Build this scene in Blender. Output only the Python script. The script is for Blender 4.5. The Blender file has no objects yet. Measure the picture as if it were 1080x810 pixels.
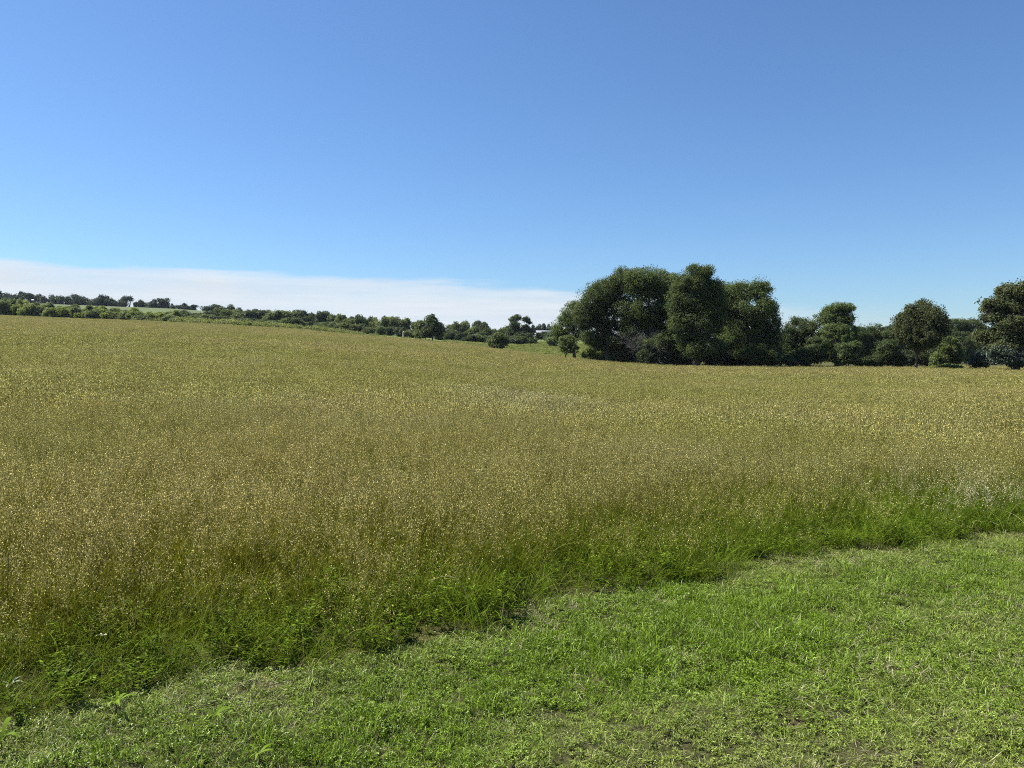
import bpy, math
import numpy as np
from math import radians, sin, cos, pi

S = bpy.context.scene
COL = S.collection

# ------------------------------------------------------------------ camera
F = 812.0            # focal length in photo pixels (photo is 1080 wide)
EYE = 1.65
HORIZON = 372.0      # photo row of eye level
PITCH = math.atan((405.0 - HORIZON) / F)
cam = bpy.data.cameras.new("camera")
cam.sensor_width = 36.0
cam.lens = 36.0 * F / 1080.0
cam.clip_start = 0.05
cam.clip_end = 20000.0
camo = bpy.data.objects.new("camera", cam)
COL.objects.link(camo)
camo.location = (0, 0, EYE)
camo.rotation_euler = (pi / 2 - PITCH, 0, 0)
S.camera = camo

# ------------------------------------------------------------------ sky + sun
SUN_EL, SUN_AZ = 53.0, -70.0          # azimuth from the view direction (+Y), negative = left
world = bpy.data.worlds.new("World")
S.world = world
world.use_nodes = True
wt = world.node_tree
wn, wl = wt.nodes, wt.links
bg = wn["Background"]
bg.inputs[1].default_value = 0.05
sky = wn.new("ShaderNodeTexSky")
sky.sky_type = 'NISHITA'
sky.sun_disc = False
sky.sun_elevation = radians(SUN_EL)
sky.sun_rotation = radians(SUN_AZ)
sky.air_density, sky.dust_density, sky.ozone_density = 1.0, 0.3, 6.0


def nmath(nt, op, a, b=None, clamp=False):
    n = nt.nodes.new("ShaderNodeMath")
    n.operation = op
    n.use_clamp = clamp
    for i, v in enumerate((a, b)):
        if v is None:
            continue
        if isinstance(v, (int, float)):
            n.inputs[i].default_value = v
        else:
            nt.links.new(v, n.inputs[i])
    return n.outputs[0]


def nmix(nt, fac, a, b, blend='MIX'):
    n = nt.nodes.new("ShaderNodeMix")
    n.data_type = 'RGBA'
    n.blend_type = blend
    for sock, v in ((n.inputs[0], fac), (n.inputs[6], a), (n.inputs[7], b)):
        if isinstance(v, (int, float)):
            sock.default_value = v
        elif isinstance(v, (tuple, list)):
            sock.default_value = (*v, 1.0) if len(v) == 3 else v
        else:
            nt.links.new(v, sock)
    return n.outputs[2]


def nnoise(nt, scale, detail=3.0, rough=0.55, vec=None, out=0):
    n = nt.nodes.new("ShaderNodeTexNoise")
    n.inputs["Scale"].default_value = scale
    n.inputs["Detail"].default_value = detail
    n.inputs["Roughness"].default_value = rough
    if vec is not None:
        nt.links.new(vec, n.inputs["Vector"])
    return n.outputs[out]


def nsmooth(nt, v, lo, hi):
    n = nt.nodes.new("ShaderNodeMapRange")
    n.interpolation_type = 'SMOOTHSTEP'
    nt.links.new(v, n.inputs[0])
    n.inputs[1].default_value = lo
    n.inputs[2].default_value = hi
    return n.outputs[0]


# sky colour with the low cloud bank along the left horizon (a direction on the sky, at infinity)
skycol = nmix(wt, 1.0, sky.outputs[0], (0.855, 1.02, 1.16), 'MULTIPLY')
tc = wn.new("ShaderNodeTexCoord")
sep = wn.new("ShaderNodeSeparateXYZ")
wl.new(tc.outputs["Generated"], sep.inputs[0])
sx, sy, sz = sep.outputs
az = nmath(wt, 'ARCTAN2', sx, sy)
el = nmath(wt, 'ARCSINE', sz)
mp = wn.new("ShaderNodeMapping")
mp.inputs["Scale"].default_value = (7.0, 7.0, 50.0)
wl.new(tc.outputs["Generated"], mp.inputs[0])
wisp = nnoise(wt, 1.0, 5.0, 0.55, mp.outputs[0])
mp2 = wn.new("ShaderNodeMapping")
mp2.inputs["Scale"].default_value = (9.0, 9.0, 28.0)
wl.new(tc.outputs["Generated"], mp2.inputs[0])
soft = nnoise(wt, 1.0, 3.0, 0.5, mp2.outputs[0])
edge = nmath(wt, 'ADD', nmath(wt, 'MULTIPLY', nmath(wt, 'ADD', nmath(wt, 'MULTIPLY', az, az), az), -0.055), 0.0855)
edge = nmath(wt, 'ADD', edge, nmath(wt, 'MULTIPLY', nmath(wt, 'SUBTRACT', wisp, 0.5), 0.045))
depth_in = nmath(wt, 'SUBTRACT', edge, el)
mask = nsmooth(wt, depth_in, -0.004, 0.010)
thin = nmath(wt, 'ADD', nsmooth(wt, depth_in, -0.004, 0.03), 1.6)      # denser deeper in the bank
thin = nmath(wt, 'MULTIPLY', thin, 0.385)
rightfade = nmath(wt, 'SUBTRACT', 1.0, nmath(wt, 'MULTIPLY', nsmooth(wt, az, 0.12, 0.46), 0.75))
rightfade = nmath(wt, 'MULTIPLY', rightfade, nmath(wt, 'SUBTRACT', 1.0, nsmooth(wt, az, 0.75, 1.3)))
dens = nmath(wt, 'MULTIPLY', nmath(wt, 'MULTIPLY', mask, thin), rightfade)
dens = nmath(wt, 'MULTIPLY', dens, nmath(wt, 'ADD', nmath(wt, 'MULTIPLY', soft, 0.7), 0.60), clamp=True)
mp3 = wn.new("ShaderNodeMapping")
mp3.inputs["Scale"].default_value = (4.0, 4.0, 75.0)
wl.new(tc.outputs["Generated"], mp3.inputs[0])
layers = nsmooth(wt, nnoise(wt, 1.0, 4.0, 0.6, mp3.outputs[0]), 0.35, 0.65)
cloudcol = nmix(wt, layers, (5.75, 6.4, 7.1), (6.35, 6.9, 7.45))
withcloud = nmix(wt, dens, skycol, cloudcol)
wl.new(withcloud, bg.inputs[0])

sun = bpy.data.lights.new("sun", 'SUN')
sun.energy = 5.0
sun.angle = radians(0.53)
sun.color = (1.0, 0.955, 0.87)
suno = bpy.data.objects.new("sun", sun)
COL.objects.link(suno)
suno.location = (-30, 20, 60)
# a sun lamp shines along its -Z; point it from (az, el) to the scene
suno.rotation_euler = (radians(90.0 - SUN_EL), 0.0, pi - radians(SUN_AZ))

S.view_settings.view_transform = 'Standard'
S.view_settings.look = 'None'
S.view_settings.exposure = 1.3
S.view_settings.gamma = 1.0
S.view_settings.use_curve_mapping = False
S.render.engine = 'CYCLES'
S.cycles.use_denoising = False
S.cycles.use_adaptive_sampling = False
S.cycles.max_bounces = 6
S.cycles.diffuse_bounces = 3
S.cycles.transmission_bounces = 4
S.cycles.transparent_max_bounces = 4
S.cycles.sample_clamp_indirect = 4.0
S.cycles.use_fast_gi = False
S.cycles.filter_width = 1.05
S.render.use_persistent_data = False


# ------------------------------------------------------------------ materials
def newmat(name):
    m = bpy.data.materials.new(name)
    m.use_nodes = True
    m.node_tree.nodes.clear()
    return m, m.node_tree


def out_of(nt, shader):
    o = nt.nodes.new("ShaderNodeOutputMaterial")
    nt.links.new(shader, o.inputs[0])


def leafy_shader(nt, col, trans=0.35, rough=0.55, spec=0.3, tcol=None):
    p = nt.nodes.new("ShaderNodeBsdfPrincipled")
    p.inputs["Roughness"].default_value = rough
    p.inputs["Specular IOR Level"].default_value = spec
    nt.links.new(col, p.inputs["Base Color"])
    t = nt.nodes.new("ShaderNodeBsdfTranslucent")
    nt.links.new(tcol if tcol is not None else col, t.inputs[0])
    mx = nt.nodes.new("ShaderNodeMixShader")
    mx.inputs[0].default_value = trans
    nt.links.new(p.outputs[0], mx.inputs[1])
    nt.links.new(t.outputs[0], mx.inputs[2])
    return mx.outputs[0]


def crown_mat(name, dark, light, trans=0.3, big=0.6, spec=0.25):
    """Leaf colour with natural leaf-to-leaf and branch-to-branch variation."""
    m, nt = newmat(name)
    g = nt.nodes.new("ShaderNodeNewGeometry")
    oi = nt.nodes.new("ShaderNodeObjectInfo")
    n1 = nnoise(nt, big, 2.0, 0.6, g.outputs["Position"])
    c = nmix(nt, nsmooth(nt, n1, 0.3, 0.7), dark, light)
    ri = nmath(nt, 'ADD', nmath(nt, 'MULTIPLY', g.outputs["Random Per Island"], 0.5), 0.75)
    rr = nmath(nt, 'MULTIPLY', ri, nmath(nt, 'ADD', nmath(nt, 'MULTIPLY', oi.outputs["Random"], 0.4), 0.8))
    cmb = nt.nodes.new("ShaderNodeCombineColor")
    for i in range(3):
        nt.links.new(rr, cmb.inputs[i])
    c = nmix(nt, 1.0, c, cmb.outputs[0], 'MULTIPLY')
    out_of(nt, leafy_shader(nt, c, trans, 0.5, spec))
    return m


def plain_mat(name, a, b, scale=4.0, rough=0.9, stretch=(1, 1, 1), spec=0.2):
    m, nt = newmat(name)
    tcn = nt.nodes.new("ShaderNodeTexCoord")
    mpn = nt.nodes.new("ShaderNodeMapping")
    mpn.inputs["Scale"].default_value = stretch
    nt.links.new(tcn.outputs["Object"], mpn.inputs[0])
    n1 = nnoise(nt, scale, 5.0, 0.65, mpn.outputs[0])
    c = nmix(nt, nsmooth(nt, n1, 0.3, 0.7), a, b)
    p = nt.nodes.new("ShaderNodeBsdfPrincipled")
    p.inputs["Roughness"].default_value = rough
    p.inputs["Specular IOR Level"].default_value = spec
    nt.links.new(c, p.inputs["Base Color"])
    bp = nt.nodes.new("ShaderNodeBump")
    bp.inputs["Strength"].default_value = 0.4
    nt.links.new(n1, bp.inputs["Height"])
    nt.links.new(bp.outputs[0], p.inputs["Normal"])
    out_of(nt, p.outputs[0])
    return m


def grass_mat(name, green, dry, trans=0.4, vary=0.8, spec=0.3, rough=0.45, side=None, power=1.0, low=None):
    """Blade colour between green and dry by the clump's own 'dry' attribute."""
    m, nt = newmat(name)
    at = nt.nodes.new("ShaderNodeAttribute")
    at.attribute_type = 'INSTANCER'
    at.attribute_name = "dry"
    g = nt.nodes.new("ShaderNodeNewGeometry")
    oi = nt.nodes.new("ShaderNodeObjectInfo")
    f = nmath(nt, 'ADD', at.outputs["Fac"], nmath(nt, 'MULTIPLY', nmath(nt, 'SUBTRACT', g.outputs["Random Per Island"], 0.5), 0.5), clamp=True)
    c = nmix(nt, f, green, dry)
    if side is not None:
        at2 = nt.nodes.new("ShaderNodeAttribute")
        at2.attribute_type = 'INSTANCER'
        at2.attribute_name = "pale"
        c = nmix(nt, at2.outputs["Fac"], c, side)
    wn_ = nt.nodes.new("ShaderNodeTexWhiteNoise")
    wn_.noise_dimensions = '1D'
    nt.links.new(nmath(nt, 'MULTIPLY', g.outputs["Random Per Island"], 917.0), wn_.inputs["W"])
    rp = nmath(nt, 'POWER', wn_.outputs["Value"], power)
    v = nmath(nt, 'ADD', nmath(nt, 'MULTIPLY', rp, vary), 1.0 - vary * 0.45 if low is None else low)
    v = nmath(nt, 'MULTIPLY', v, nmath(nt, 'ADD', nmath(nt, 'MULTIPLY', oi.outputs["Random"], 0.5), 0.75))
    cmb = nt.nodes.new("ShaderNodeCombineColor")
    for i in range(3):
        nt.links.new(v, cmb.inputs[i])
    c = nmix(nt, 1.0, c, cmb.outputs[0], 'MULTIPLY')
    out_of(nt, leafy_shader(nt, c, trans, rough, spec))
    return m


M = {}
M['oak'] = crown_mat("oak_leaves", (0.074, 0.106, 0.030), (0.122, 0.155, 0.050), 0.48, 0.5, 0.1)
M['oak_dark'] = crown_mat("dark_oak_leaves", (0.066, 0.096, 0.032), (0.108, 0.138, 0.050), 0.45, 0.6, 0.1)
M['shade'] = crown_mat("shaded_undergrowth_leaves", (0.05, 0.07, 0.026), (0.085, 0.10, 0.04), 0.35, 0.9, 0.1)  # shade under the crowns put into a darker leaf colour
M['round'] = crown_mat("round_tree_leaves", (0.074, 0.092, 0.033), (0.122, 0.138, 0.053), 0.45, 0.8, 0.1)
M['far'] = crown_mat("far_tree_leaves", (0.038, 0.058, 0.026), (0.06, 0.08, 0.036), 0.25, 0.2, 0.1)
M['scrub'] = crown_mat("scrub_leaves", (0.090, 0.125, 0.035), (0.15, 0.175, 0.058), 0.48, 0.3, 0.1)
M['scrub_dark'] = crown_mat("dark_scrub_leaves", (0.052, 0.076, 0.028), (0.09, 0.11, 0.042), 0.4, 0.3, 0.1)
M['bright'] = crown_mat("bright_shrub_leaves", (0.145, 0.19, 0.034), (0.205, 0.235, 0.06), 0.5, 0.5, 0.1)
M['weed'] = crown_mat("tall_weed_leaves", (0.15, 0.18, 0.04), (0.21, 0.225, 0.07), 0.5, 0.2, 0.1)
M['grey_brush'] = crown_mat("grey_brush_leaves", (0.042, 0.060, 0.040), (0.068, 0.09, 0.06), 0.2, 0.6)
M['twig'] = plain_mat("dead_twig_bark", (0.09, 0.083, 0.08), (0.15, 0.14, 0.135), 3.0)
M['bark'] = plain_mat("bark", (0.045, 0.036, 0.028), (0.12, 0.10, 0.08), 6.0, 0.95, (3, 3, 0.6))
M['post'] = plain_mat("weathered_post_wood", (0.42, 0.39, 0.35), (0.62, 0.6, 0.56), 8.0, 0.9, (4, 4, 0.5))
M['metal_roof'] = plain_mat("galvanised_roof", (0.12, 0.135, 0.15), (0.17, 0.185, 0.2), 1.5, 0.7, (1, 1, 1), 0.3)
M['shed_wall'] = plain_mat("shed_boards", (0.07, 0.075, 0.08), (0.12, 0.125, 0.13), 2.0, 0.9, (6, 1, 1))
M['white'] = plain_mat("white_paint", (0.72, 0.72, 0.70), (0.82, 0.82, 0.8), 5.0, 0.6)
M['dark'] = plain_mat("opening_shade", (0.02, 0.02, 0.02), (0.03, 0.03, 0.03), 5.0)  # near-black colour that paints the shade inside the shed's doorway
M['straw'] = plain_mat("straw_stem", (0.5, 0.42, 0.24), (0.68, 0.6, 0.38), 20.0, 0.7)
M['stalk'] = plain_mat("dead_stalk", (0.05, 0.035, 0.022), (0.10, 0.07, 0.045), 20.0, 0.9)
M['paleleaf'] = crown_mat("pale_leaf", (0.24, 0.28, 0.18), (0.38, 0.42, 0.29), 0.25, 8.0, 0.2)
M['limeleaf'] = crown_mat("lime_leaf", (0.12, 0.20, 0.012), (0.17, 0.25, 0.025), 0.4, 8.0, 0.05)

M['mead_leaf'] = grass_mat("meadow_blades", (0.088, 0.142, 0.011), (0.155, 0.150, 0.012), 0.34, 1.1, 0.03)
M['mead_stem'] = grass_mat("meadow_stems", (0.12, 0.14, 0.015), (0.19, 0.165, 0.032), 0.3, 0.9, 0.03)
M['seed'] = grass_mat("meadow_seed_heads", (0.345, 0.325, 0.10), (0.435, 0.37, 0.145), 0.35, 1.65, 0.05, 0.6, side=(0.56, 0.50, 0.30), power=2.6, low=0.5)  # a few seeds much brighter: sunlit glints put into their colour
M['mown'] = grass_mat("mown_blades", (0.126, 0.202, 0.012), (0.235, 0.242, 0.08), 0.34, 1.5, 0.25, 0.45)
M['thatch'] = grass_mat("dry_thatch", (0.30, 0.28, 0.15), (0.42, 0.37, 0.23), 0.2, 1.0, 0.1)

# ------------------------------------------------------------------ terrain
UX = np.array([-600, -300, 0, 180, 300, 360, 440, 500, 540, 560, 600, 650, 700, 830, 1080, 1700], float)
ED = np.array([210, 208, 205, 195, 188, 184, 172, 160, 150, 142, 124, 97, 94, 96, 95, 95], float)        # depth of the field's far edge
EY = np.array([322, 325, 331.5, 339.5, 346.5, 351.5, 358.5, 364.5, 370, 373, 377, 383, 386, 387, 388.5, 390], float)  # its row (grass tops)
ND = np.array([265, 262, 258, 250, 245, 242, 235, 228, 222, 218, 205, 175, 150, 150, 150, 150], float)
NY = np.array([323, 326, 331, 336.5, 343, 347.5, 355, 360, 361.5, 362, 363.5, 366.5, 381, 382, 384, 386], float)
FD = 430.0
FY = np.array([312, 315, 319.5, 326, 334.5, 340.5, 348.5, 352, 354, 354.5, 356, 359, 364, 368, 371, 372], float)
GRASS_H = 0.55


def row_z(py, depth):
    return EYE + (HORIZON - py) / F * depth


def vnoise(x, y):
    return (np.sin(x * 0.061 + 1.3) * np.cos(y * 0.083 + 0.4) + 0.6 * np.sin(x * 0.11 - y * 0.07 + 2.1)
            + 0.35 * np.sin(x * 0.23 + y * 0.19) + 0.25 * np.cos(x * 0.37 - y * 0.41 + 1.0))


def zg(x, y):
    x = np.asarray(x, float)
    y = np.asarray(y, float)
    yy = np.maximum(y, 6.0)
    u = np.clip(540 + F * x / yy, -600, 1700)
    D = np.interp(u, UX, ED)
    zE = row_z(np.interp(u, UX, EY), D) - GRASS_H
    N = np.interp(u, UX, ND)
    zN = row_z(np.interp(u, UX, NY), N)
    zF = row_z(np.interp(u, UX, FY), FD)
    s = np.clip(y / D, 0, 1)
    z = zE * s ** 1.12
    t = np.clip((y - D) / (N - D), 0, 1)
    z = np.where(y > D, zE + (zN - zE) * t, z)
    t = np.clip((y - N) / (FD - N), 0, 1)
    z = np.where(y > N, zN + (zF - zN) * (t * t * (3 - 2 * t) * 0.6 + t * 0.4), z)
    t = np.clip((y - FD) / 1000.0, 0, 1)
    zend = 0.0
    z = np.where(y > FD, zF - 1.5 * np.clip((y - FD) / 40, 0, 1) + (zend - zF) * t, z)
    z = z + (0.010 * np.sin(x * 9 + y * 4) + 0.008 * np.sin(y * 11 - x * 5) + 0.012 * np.sin(x * 3.1 - y * 2.2)) * np.clip((14 - np.hypot(x, y)) / 3.0, 0, 1)
    z = z + 0.055 * vnoise(x, y) * np.clip((np.hypot(x, y) - 12) / 40.0, 0, 1)
    return z


def g1(x, y):
    return float(zg(np.array([x]), np.array([y]))[0])


def px_ground(px, py):
    """Flat-ground point under a photo pixel near the camera."""
    a = math.atan((py - 405.0) / F) + PITCH
    d, t = EYE / math.tan(a), 0.0               # horizontal forward distance
    for _ in range(6):                          # the ground is not quite level
        xx = (px - 540.0) / F * math.hypot(d, EYE) * cos(math.atan((py - 405.0) / F))
        d = (EYE - g1(xx, d)) / math.tan(a)
    return ((px - 540.0) / F * math.hypot(d, EYE) * cos(math.atan((py - 405.0) / F)), d)


def add_mesh(name, verts, faces_list, mats=(), parent=None, link=True, mat_idx=None, smooth=False):
    """verts (N,3); faces_list: list of (M,k) int arrays."""
    me = bpy.data.meshes.new(name)
    verts = np.asarray(verts, np.float32)
    me.vertices.add(len(verts))
    me.vertices.foreach_set("co", verts.ravel())
    loops = np.concatenate([np.asarray(f, np.int32).ravel() for f in faces_list])
    counts = np.concatenate([np.full(len(f), np.asarray(f).shape[1], np.int32) for f in faces_list])
    starts = np.concatenate([[0], np.cumsum(counts)[:-1]]).astype(np.int32)
    me.loops.add(len(loops))
    me.loops.foreach_set("vertex_index", loops)
    me.polygons.add(len(counts))
    me.polygons.foreach_set("loop_start", starts)
    for m in mats:
        me.materials.append(m)
    if mat_idx is not None:
        me.polygons.foreach_set("material_index", np.asarray(mat_idx, np.int32))
    me.update(calc_edges=True)
    me.validate()
    if smooth:
        me.shade_smooth()
    o = bpy.data.objects.new(name, me)
    if link:
        COL.objects.link(o)
    if parent is not None:
        o.parent = parent
    return o


# mown edge: rows and columns where the standing grass meets the cut strip
EDGE_PX = [(-260, 826), (-60, 792), (0, 774), (120, 742), (250, 712), (340, 699), (420, 683), (500, 668), (560, 650),
           (640, 630), (700, 618), (760, 606), (840, 590), (900, 582), (1000, 574), (1080, 566), (1300, 548), (1700, 520)]
EDGE_XY = np.array([px_ground(*p) for p in EDGE_PX])


def edge_d(x, y):
    """Distance into the meadow (negative on the mown strip)."""
    yb = np.interp(x, EDGE_XY[:, 0], EDGE_XY[:, 1])
    yb = yb + 0.10 * np.sin(x * 3.1 + 0.5) + 0.06 * np.sin(x * 7.3) + 0.03 * np.sin(x * 15.1 + y * 3)
    return (y - yb) * 0.9


def build_ground():
    azs = np.unique(np.concatenate([np.arange(-180, -45, 3.0), np.arange(-45, 45.01, 0.3), np.arange(48, 180.1, 3.0)]))
    rs = [0.0]
    r = 0.35
    while r < 8:
        rs.append(r); r += 0.12
    while r < 1500:
        rs.append(r); r *= 1.018
    rs = np.array(rs[1:])
    A, R = np.meshgrid(np.radians(azs), rs)
    x, y = R * np.sin(A), R * np.cos(A)
    z = zg(x, y)
    n, k = A.shape
    V = np.stack([x, y, z], -1).reshape(-1, 3)
    idx = np.arange(n * k).reshape(n, k)
    q = np.stack([idx[:-1, :-1], idx[:-1, 1:], idx[1:, 1:], idx[1:, :-1]], -1).reshape(-1, 4)
    q = q[:, ::-1]
    # centre fan
    V = np.vstack([V, [[0, 0, 0]]])
    c = len(V) - 1
    t = np.stack([idx[0, 1:], idx[0, :-1], np.full(k - 1, c)], -1)[:, ::-1]
    o = add_mesh("ground", V, [q, t], (), smooth=True)
    me = o.data
    # what grows where: pasture beyond the field edge, mown strip, meadow
    yy = np.maximum(V[:, 1], 6.0)
    u = np.clip(540 + F * V[:, 0] / yy, -600, 1700)
    D = np.interp(u, UX, ED)
    past = np.clip((V[:, 1] - D) / 3.0, 0, 1) * np.clip((700 - u) / 40, 0, 1)
    mown = np.clip(-edge_d(V[:, 0], V[:, 1]) / 0.3, 0, 1)
    far = np.clip((V[:, 1] - 300) / 60.0, 0, 1)
    col = np.stack([past, mown, far, np.ones_like(past)], -1).astype(np.float32)
    a = me.attributes.new("zone", 'FLOAT_COLOR', 'POINT')
    a.data.foreach_set("color", col.ravel())
    m, nt = newmat("ground_soil_and_pasture")
    at = nt.nodes.new("ShaderNodeAttribute")
    at.attribute_name = "zone"
    sp = nt.nodes.new("ShaderNodeSeparateColor")
    nt.links.new(at.outputs["Color"], sp.inputs[0])
    g = nt.nodes.new("ShaderNodeNewGeometry")
    pos = g.outputs["Position"]
    fine = nnoise(nt, 75.0, 6.0, 0.75, pos)
    mid = nnoise(nt, 1.6, 4.0, 0.6, pos)
    wide = nnoise(nt, 0.05, 5.0, 0.6, pos)
    soil = nmix(nt, nsmooth(nt, fine, 0.3, 0.75), (0.03, 0.022, 0.014), (0.13, 0.095, 0.065))
    thatch = nmix(nt, nsmooth(nt, fine, 0.35, 0.7), (0.04, 0.045, 0.012), (0.10, 0.09, 0.03))
    mownc = nmix(nt, nsmooth(nt, mid, 0.5, 0.72), nmix(nt, nsmooth(nt, fine, 0.3, 0.7), (0.03, 0.034, 0.01), (0.075, 0.072, 0.03)), soil)
    base = nmix(nt, sp.outputs[1], thatch, mownc)
    pasture = nmix(nt, nsmooth(nt, wide, 0.35, 0.65), (0.08, 0.11, 0.028), (0.12, 0.14, 0.045))
    pasture = nmix(nt, nmath(nt, 'MULTIPLY', nsmooth(nt, fine, 0.3, 0.7), 0.35), pasture, (0.06, 0.09, 0.02))
    pasture = nmix(nt, sp.outputs[2], pasture, (0.08, 0.10, 0.042))
    c = nmix(nt, sp.outputs[0], base, pasture)
    p = nt.nodes.new("ShaderNodeBsdfPrincipled")
    p.inputs["Roughness"].default_value = 0.95
    p.inputs["Specular IOR Level"].default_value = 0.1
    nt.links.new(c, p.inputs["Base Color"])
    bp = nt.nodes.new("ShaderNodeBump")
    bp.inputs["Strength"].default_value = 0.6
    bp.inputs["Distance"].default_value = 0.03
    nt.links.new(fine, bp.inputs["Height"])
    nt.links.new(bp.outputs[0], p.inputs["Normal"])
    out_of(nt, p.outputs[0])
    me.materials.append(m)
    o["kind"] = "structure"
    return o


build_ground()


# ------------------------------------------------------------------ mesh helpers
class MB:
    def __init__(self):
        self.v, self.f, self.n, self.mi = [], {3: [], 4: []}, 0, {3: [], 4: []}

    def add(self, V, Fq, mat=0):
        V = np.asarray(V, float).reshape(-1, 3)
        Fq = np.asarray(Fq, int)
        self.v.append(V)
        self.f[Fq.shape[1]].append(Fq + self.n)
        self.mi[Fq.shape[1]].append(np.full(len(Fq), mat))
        self.n += len(V)

    def build(self, name, mats, parent=None, link=True, smooth=False):
        fl, mi = [], []
        for k in (4, 3):
            if self.f[k]:
                fl.append(np.vstack(self.f[k]))
                mi.append(np.concatenate(self.mi[k]))
        return add_mesh(name, np.vstack(self.v), fl, mats, parent, link, np.concatenate(mi), smooth)

    def tube(self, pts, rad, sides=6, mat=0):
        pts = np.asarray(pts, float)
        n = len(pts)
        tan = np.gradient(pts, axis=0)
        tan /= np.linalg.norm(tan, axis=1)[:, None] + 1e-9
        ref = np.array([0.31, 0.95, 0.05]) if abs(tan[0][2]) > 0.8 else np.array([0, 0, 1.0])
        a = np.cross(tan, ref)
        a /= np.linalg.norm(a, axis=1)[:, None] + 1e-9
        b = np.cross(tan, a)
        th = np.linspace(0, 2 * pi, sides, endpoint=False)
        V = pts[:, None, :] + np.asarray(rad, float)[:, None, None] * (np.cos(th)[None, :, None] * a[:, None, :] + np.sin(th)[None, :, None] * b[:, None, :])
        idx = np.arange(n * sides).reshape(n, sides)
        nx = np.roll(idx, -1, 1)
        q = np.stack([idx[:-1], nx[:-1], nx[1:], idx[1:]], -1).reshape(-1, 4)
        self.add(V.reshape(-1, 3), q, mat)
        c = self.n
        self.add(np.vstack([V[-1], pts[-1] + tan[-1] * rad[-1]]), [[i, (i + 1) % sides, sides] for i in range(sides)], mat)

    def box(self, c, s, mat=0):
        c = np.asarray(c, float); s = np.asarray(s, float) / 2
        V = np.array([[x, y, z] for x in (-1, 1) for y in (-1, 1) for z in (-1, 1)], float) * s + c
        self.add(V, [[0, 1, 3, 2], [4, 6, 7, 5], [0, 4, 5, 1], [2, 3, 7, 6], [0, 2, 6, 4], [1, 5, 7, 3]], mat)

    def diamonds(self, P, T, B, mat=0):
        """leaf rhombs at P with half-axes T and B (N,3)."""
        V = np.stack([P - T, P + B, P + T, P - B], 1).reshape(-1, 3)
        q = np.arange(len(P) * 4).reshape(-1, 4)
        self.add(V, q, mat)

    def ribbons(self, pts, wid, wdir, mat=0):
        """pts (N,K,3), wid (N,K), wdir (N,3): flat tapering blades."""
        N, K, _ = pts.shape
        off = wdir[:, None, :] * wid[:, :, None] * 0.5
        V = np.stack([pts - off, pts + off], 2)          # N,K,2,3
        idx = np.arange(N * K * 2).reshape(N, K, 2)
        q = np.stack([idx[:, :-1, 0], idx[:, :-1, 1], idx[:, 1:, 1], idx[:, 1:, 0]], -1).reshape(-1, 4)
        self.add(V.reshape(-1, 3), q, mat)


def unit(v):
    return v / (np.linalg.norm(v, axis=-1, keepdims=True) + 1e-9)


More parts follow.
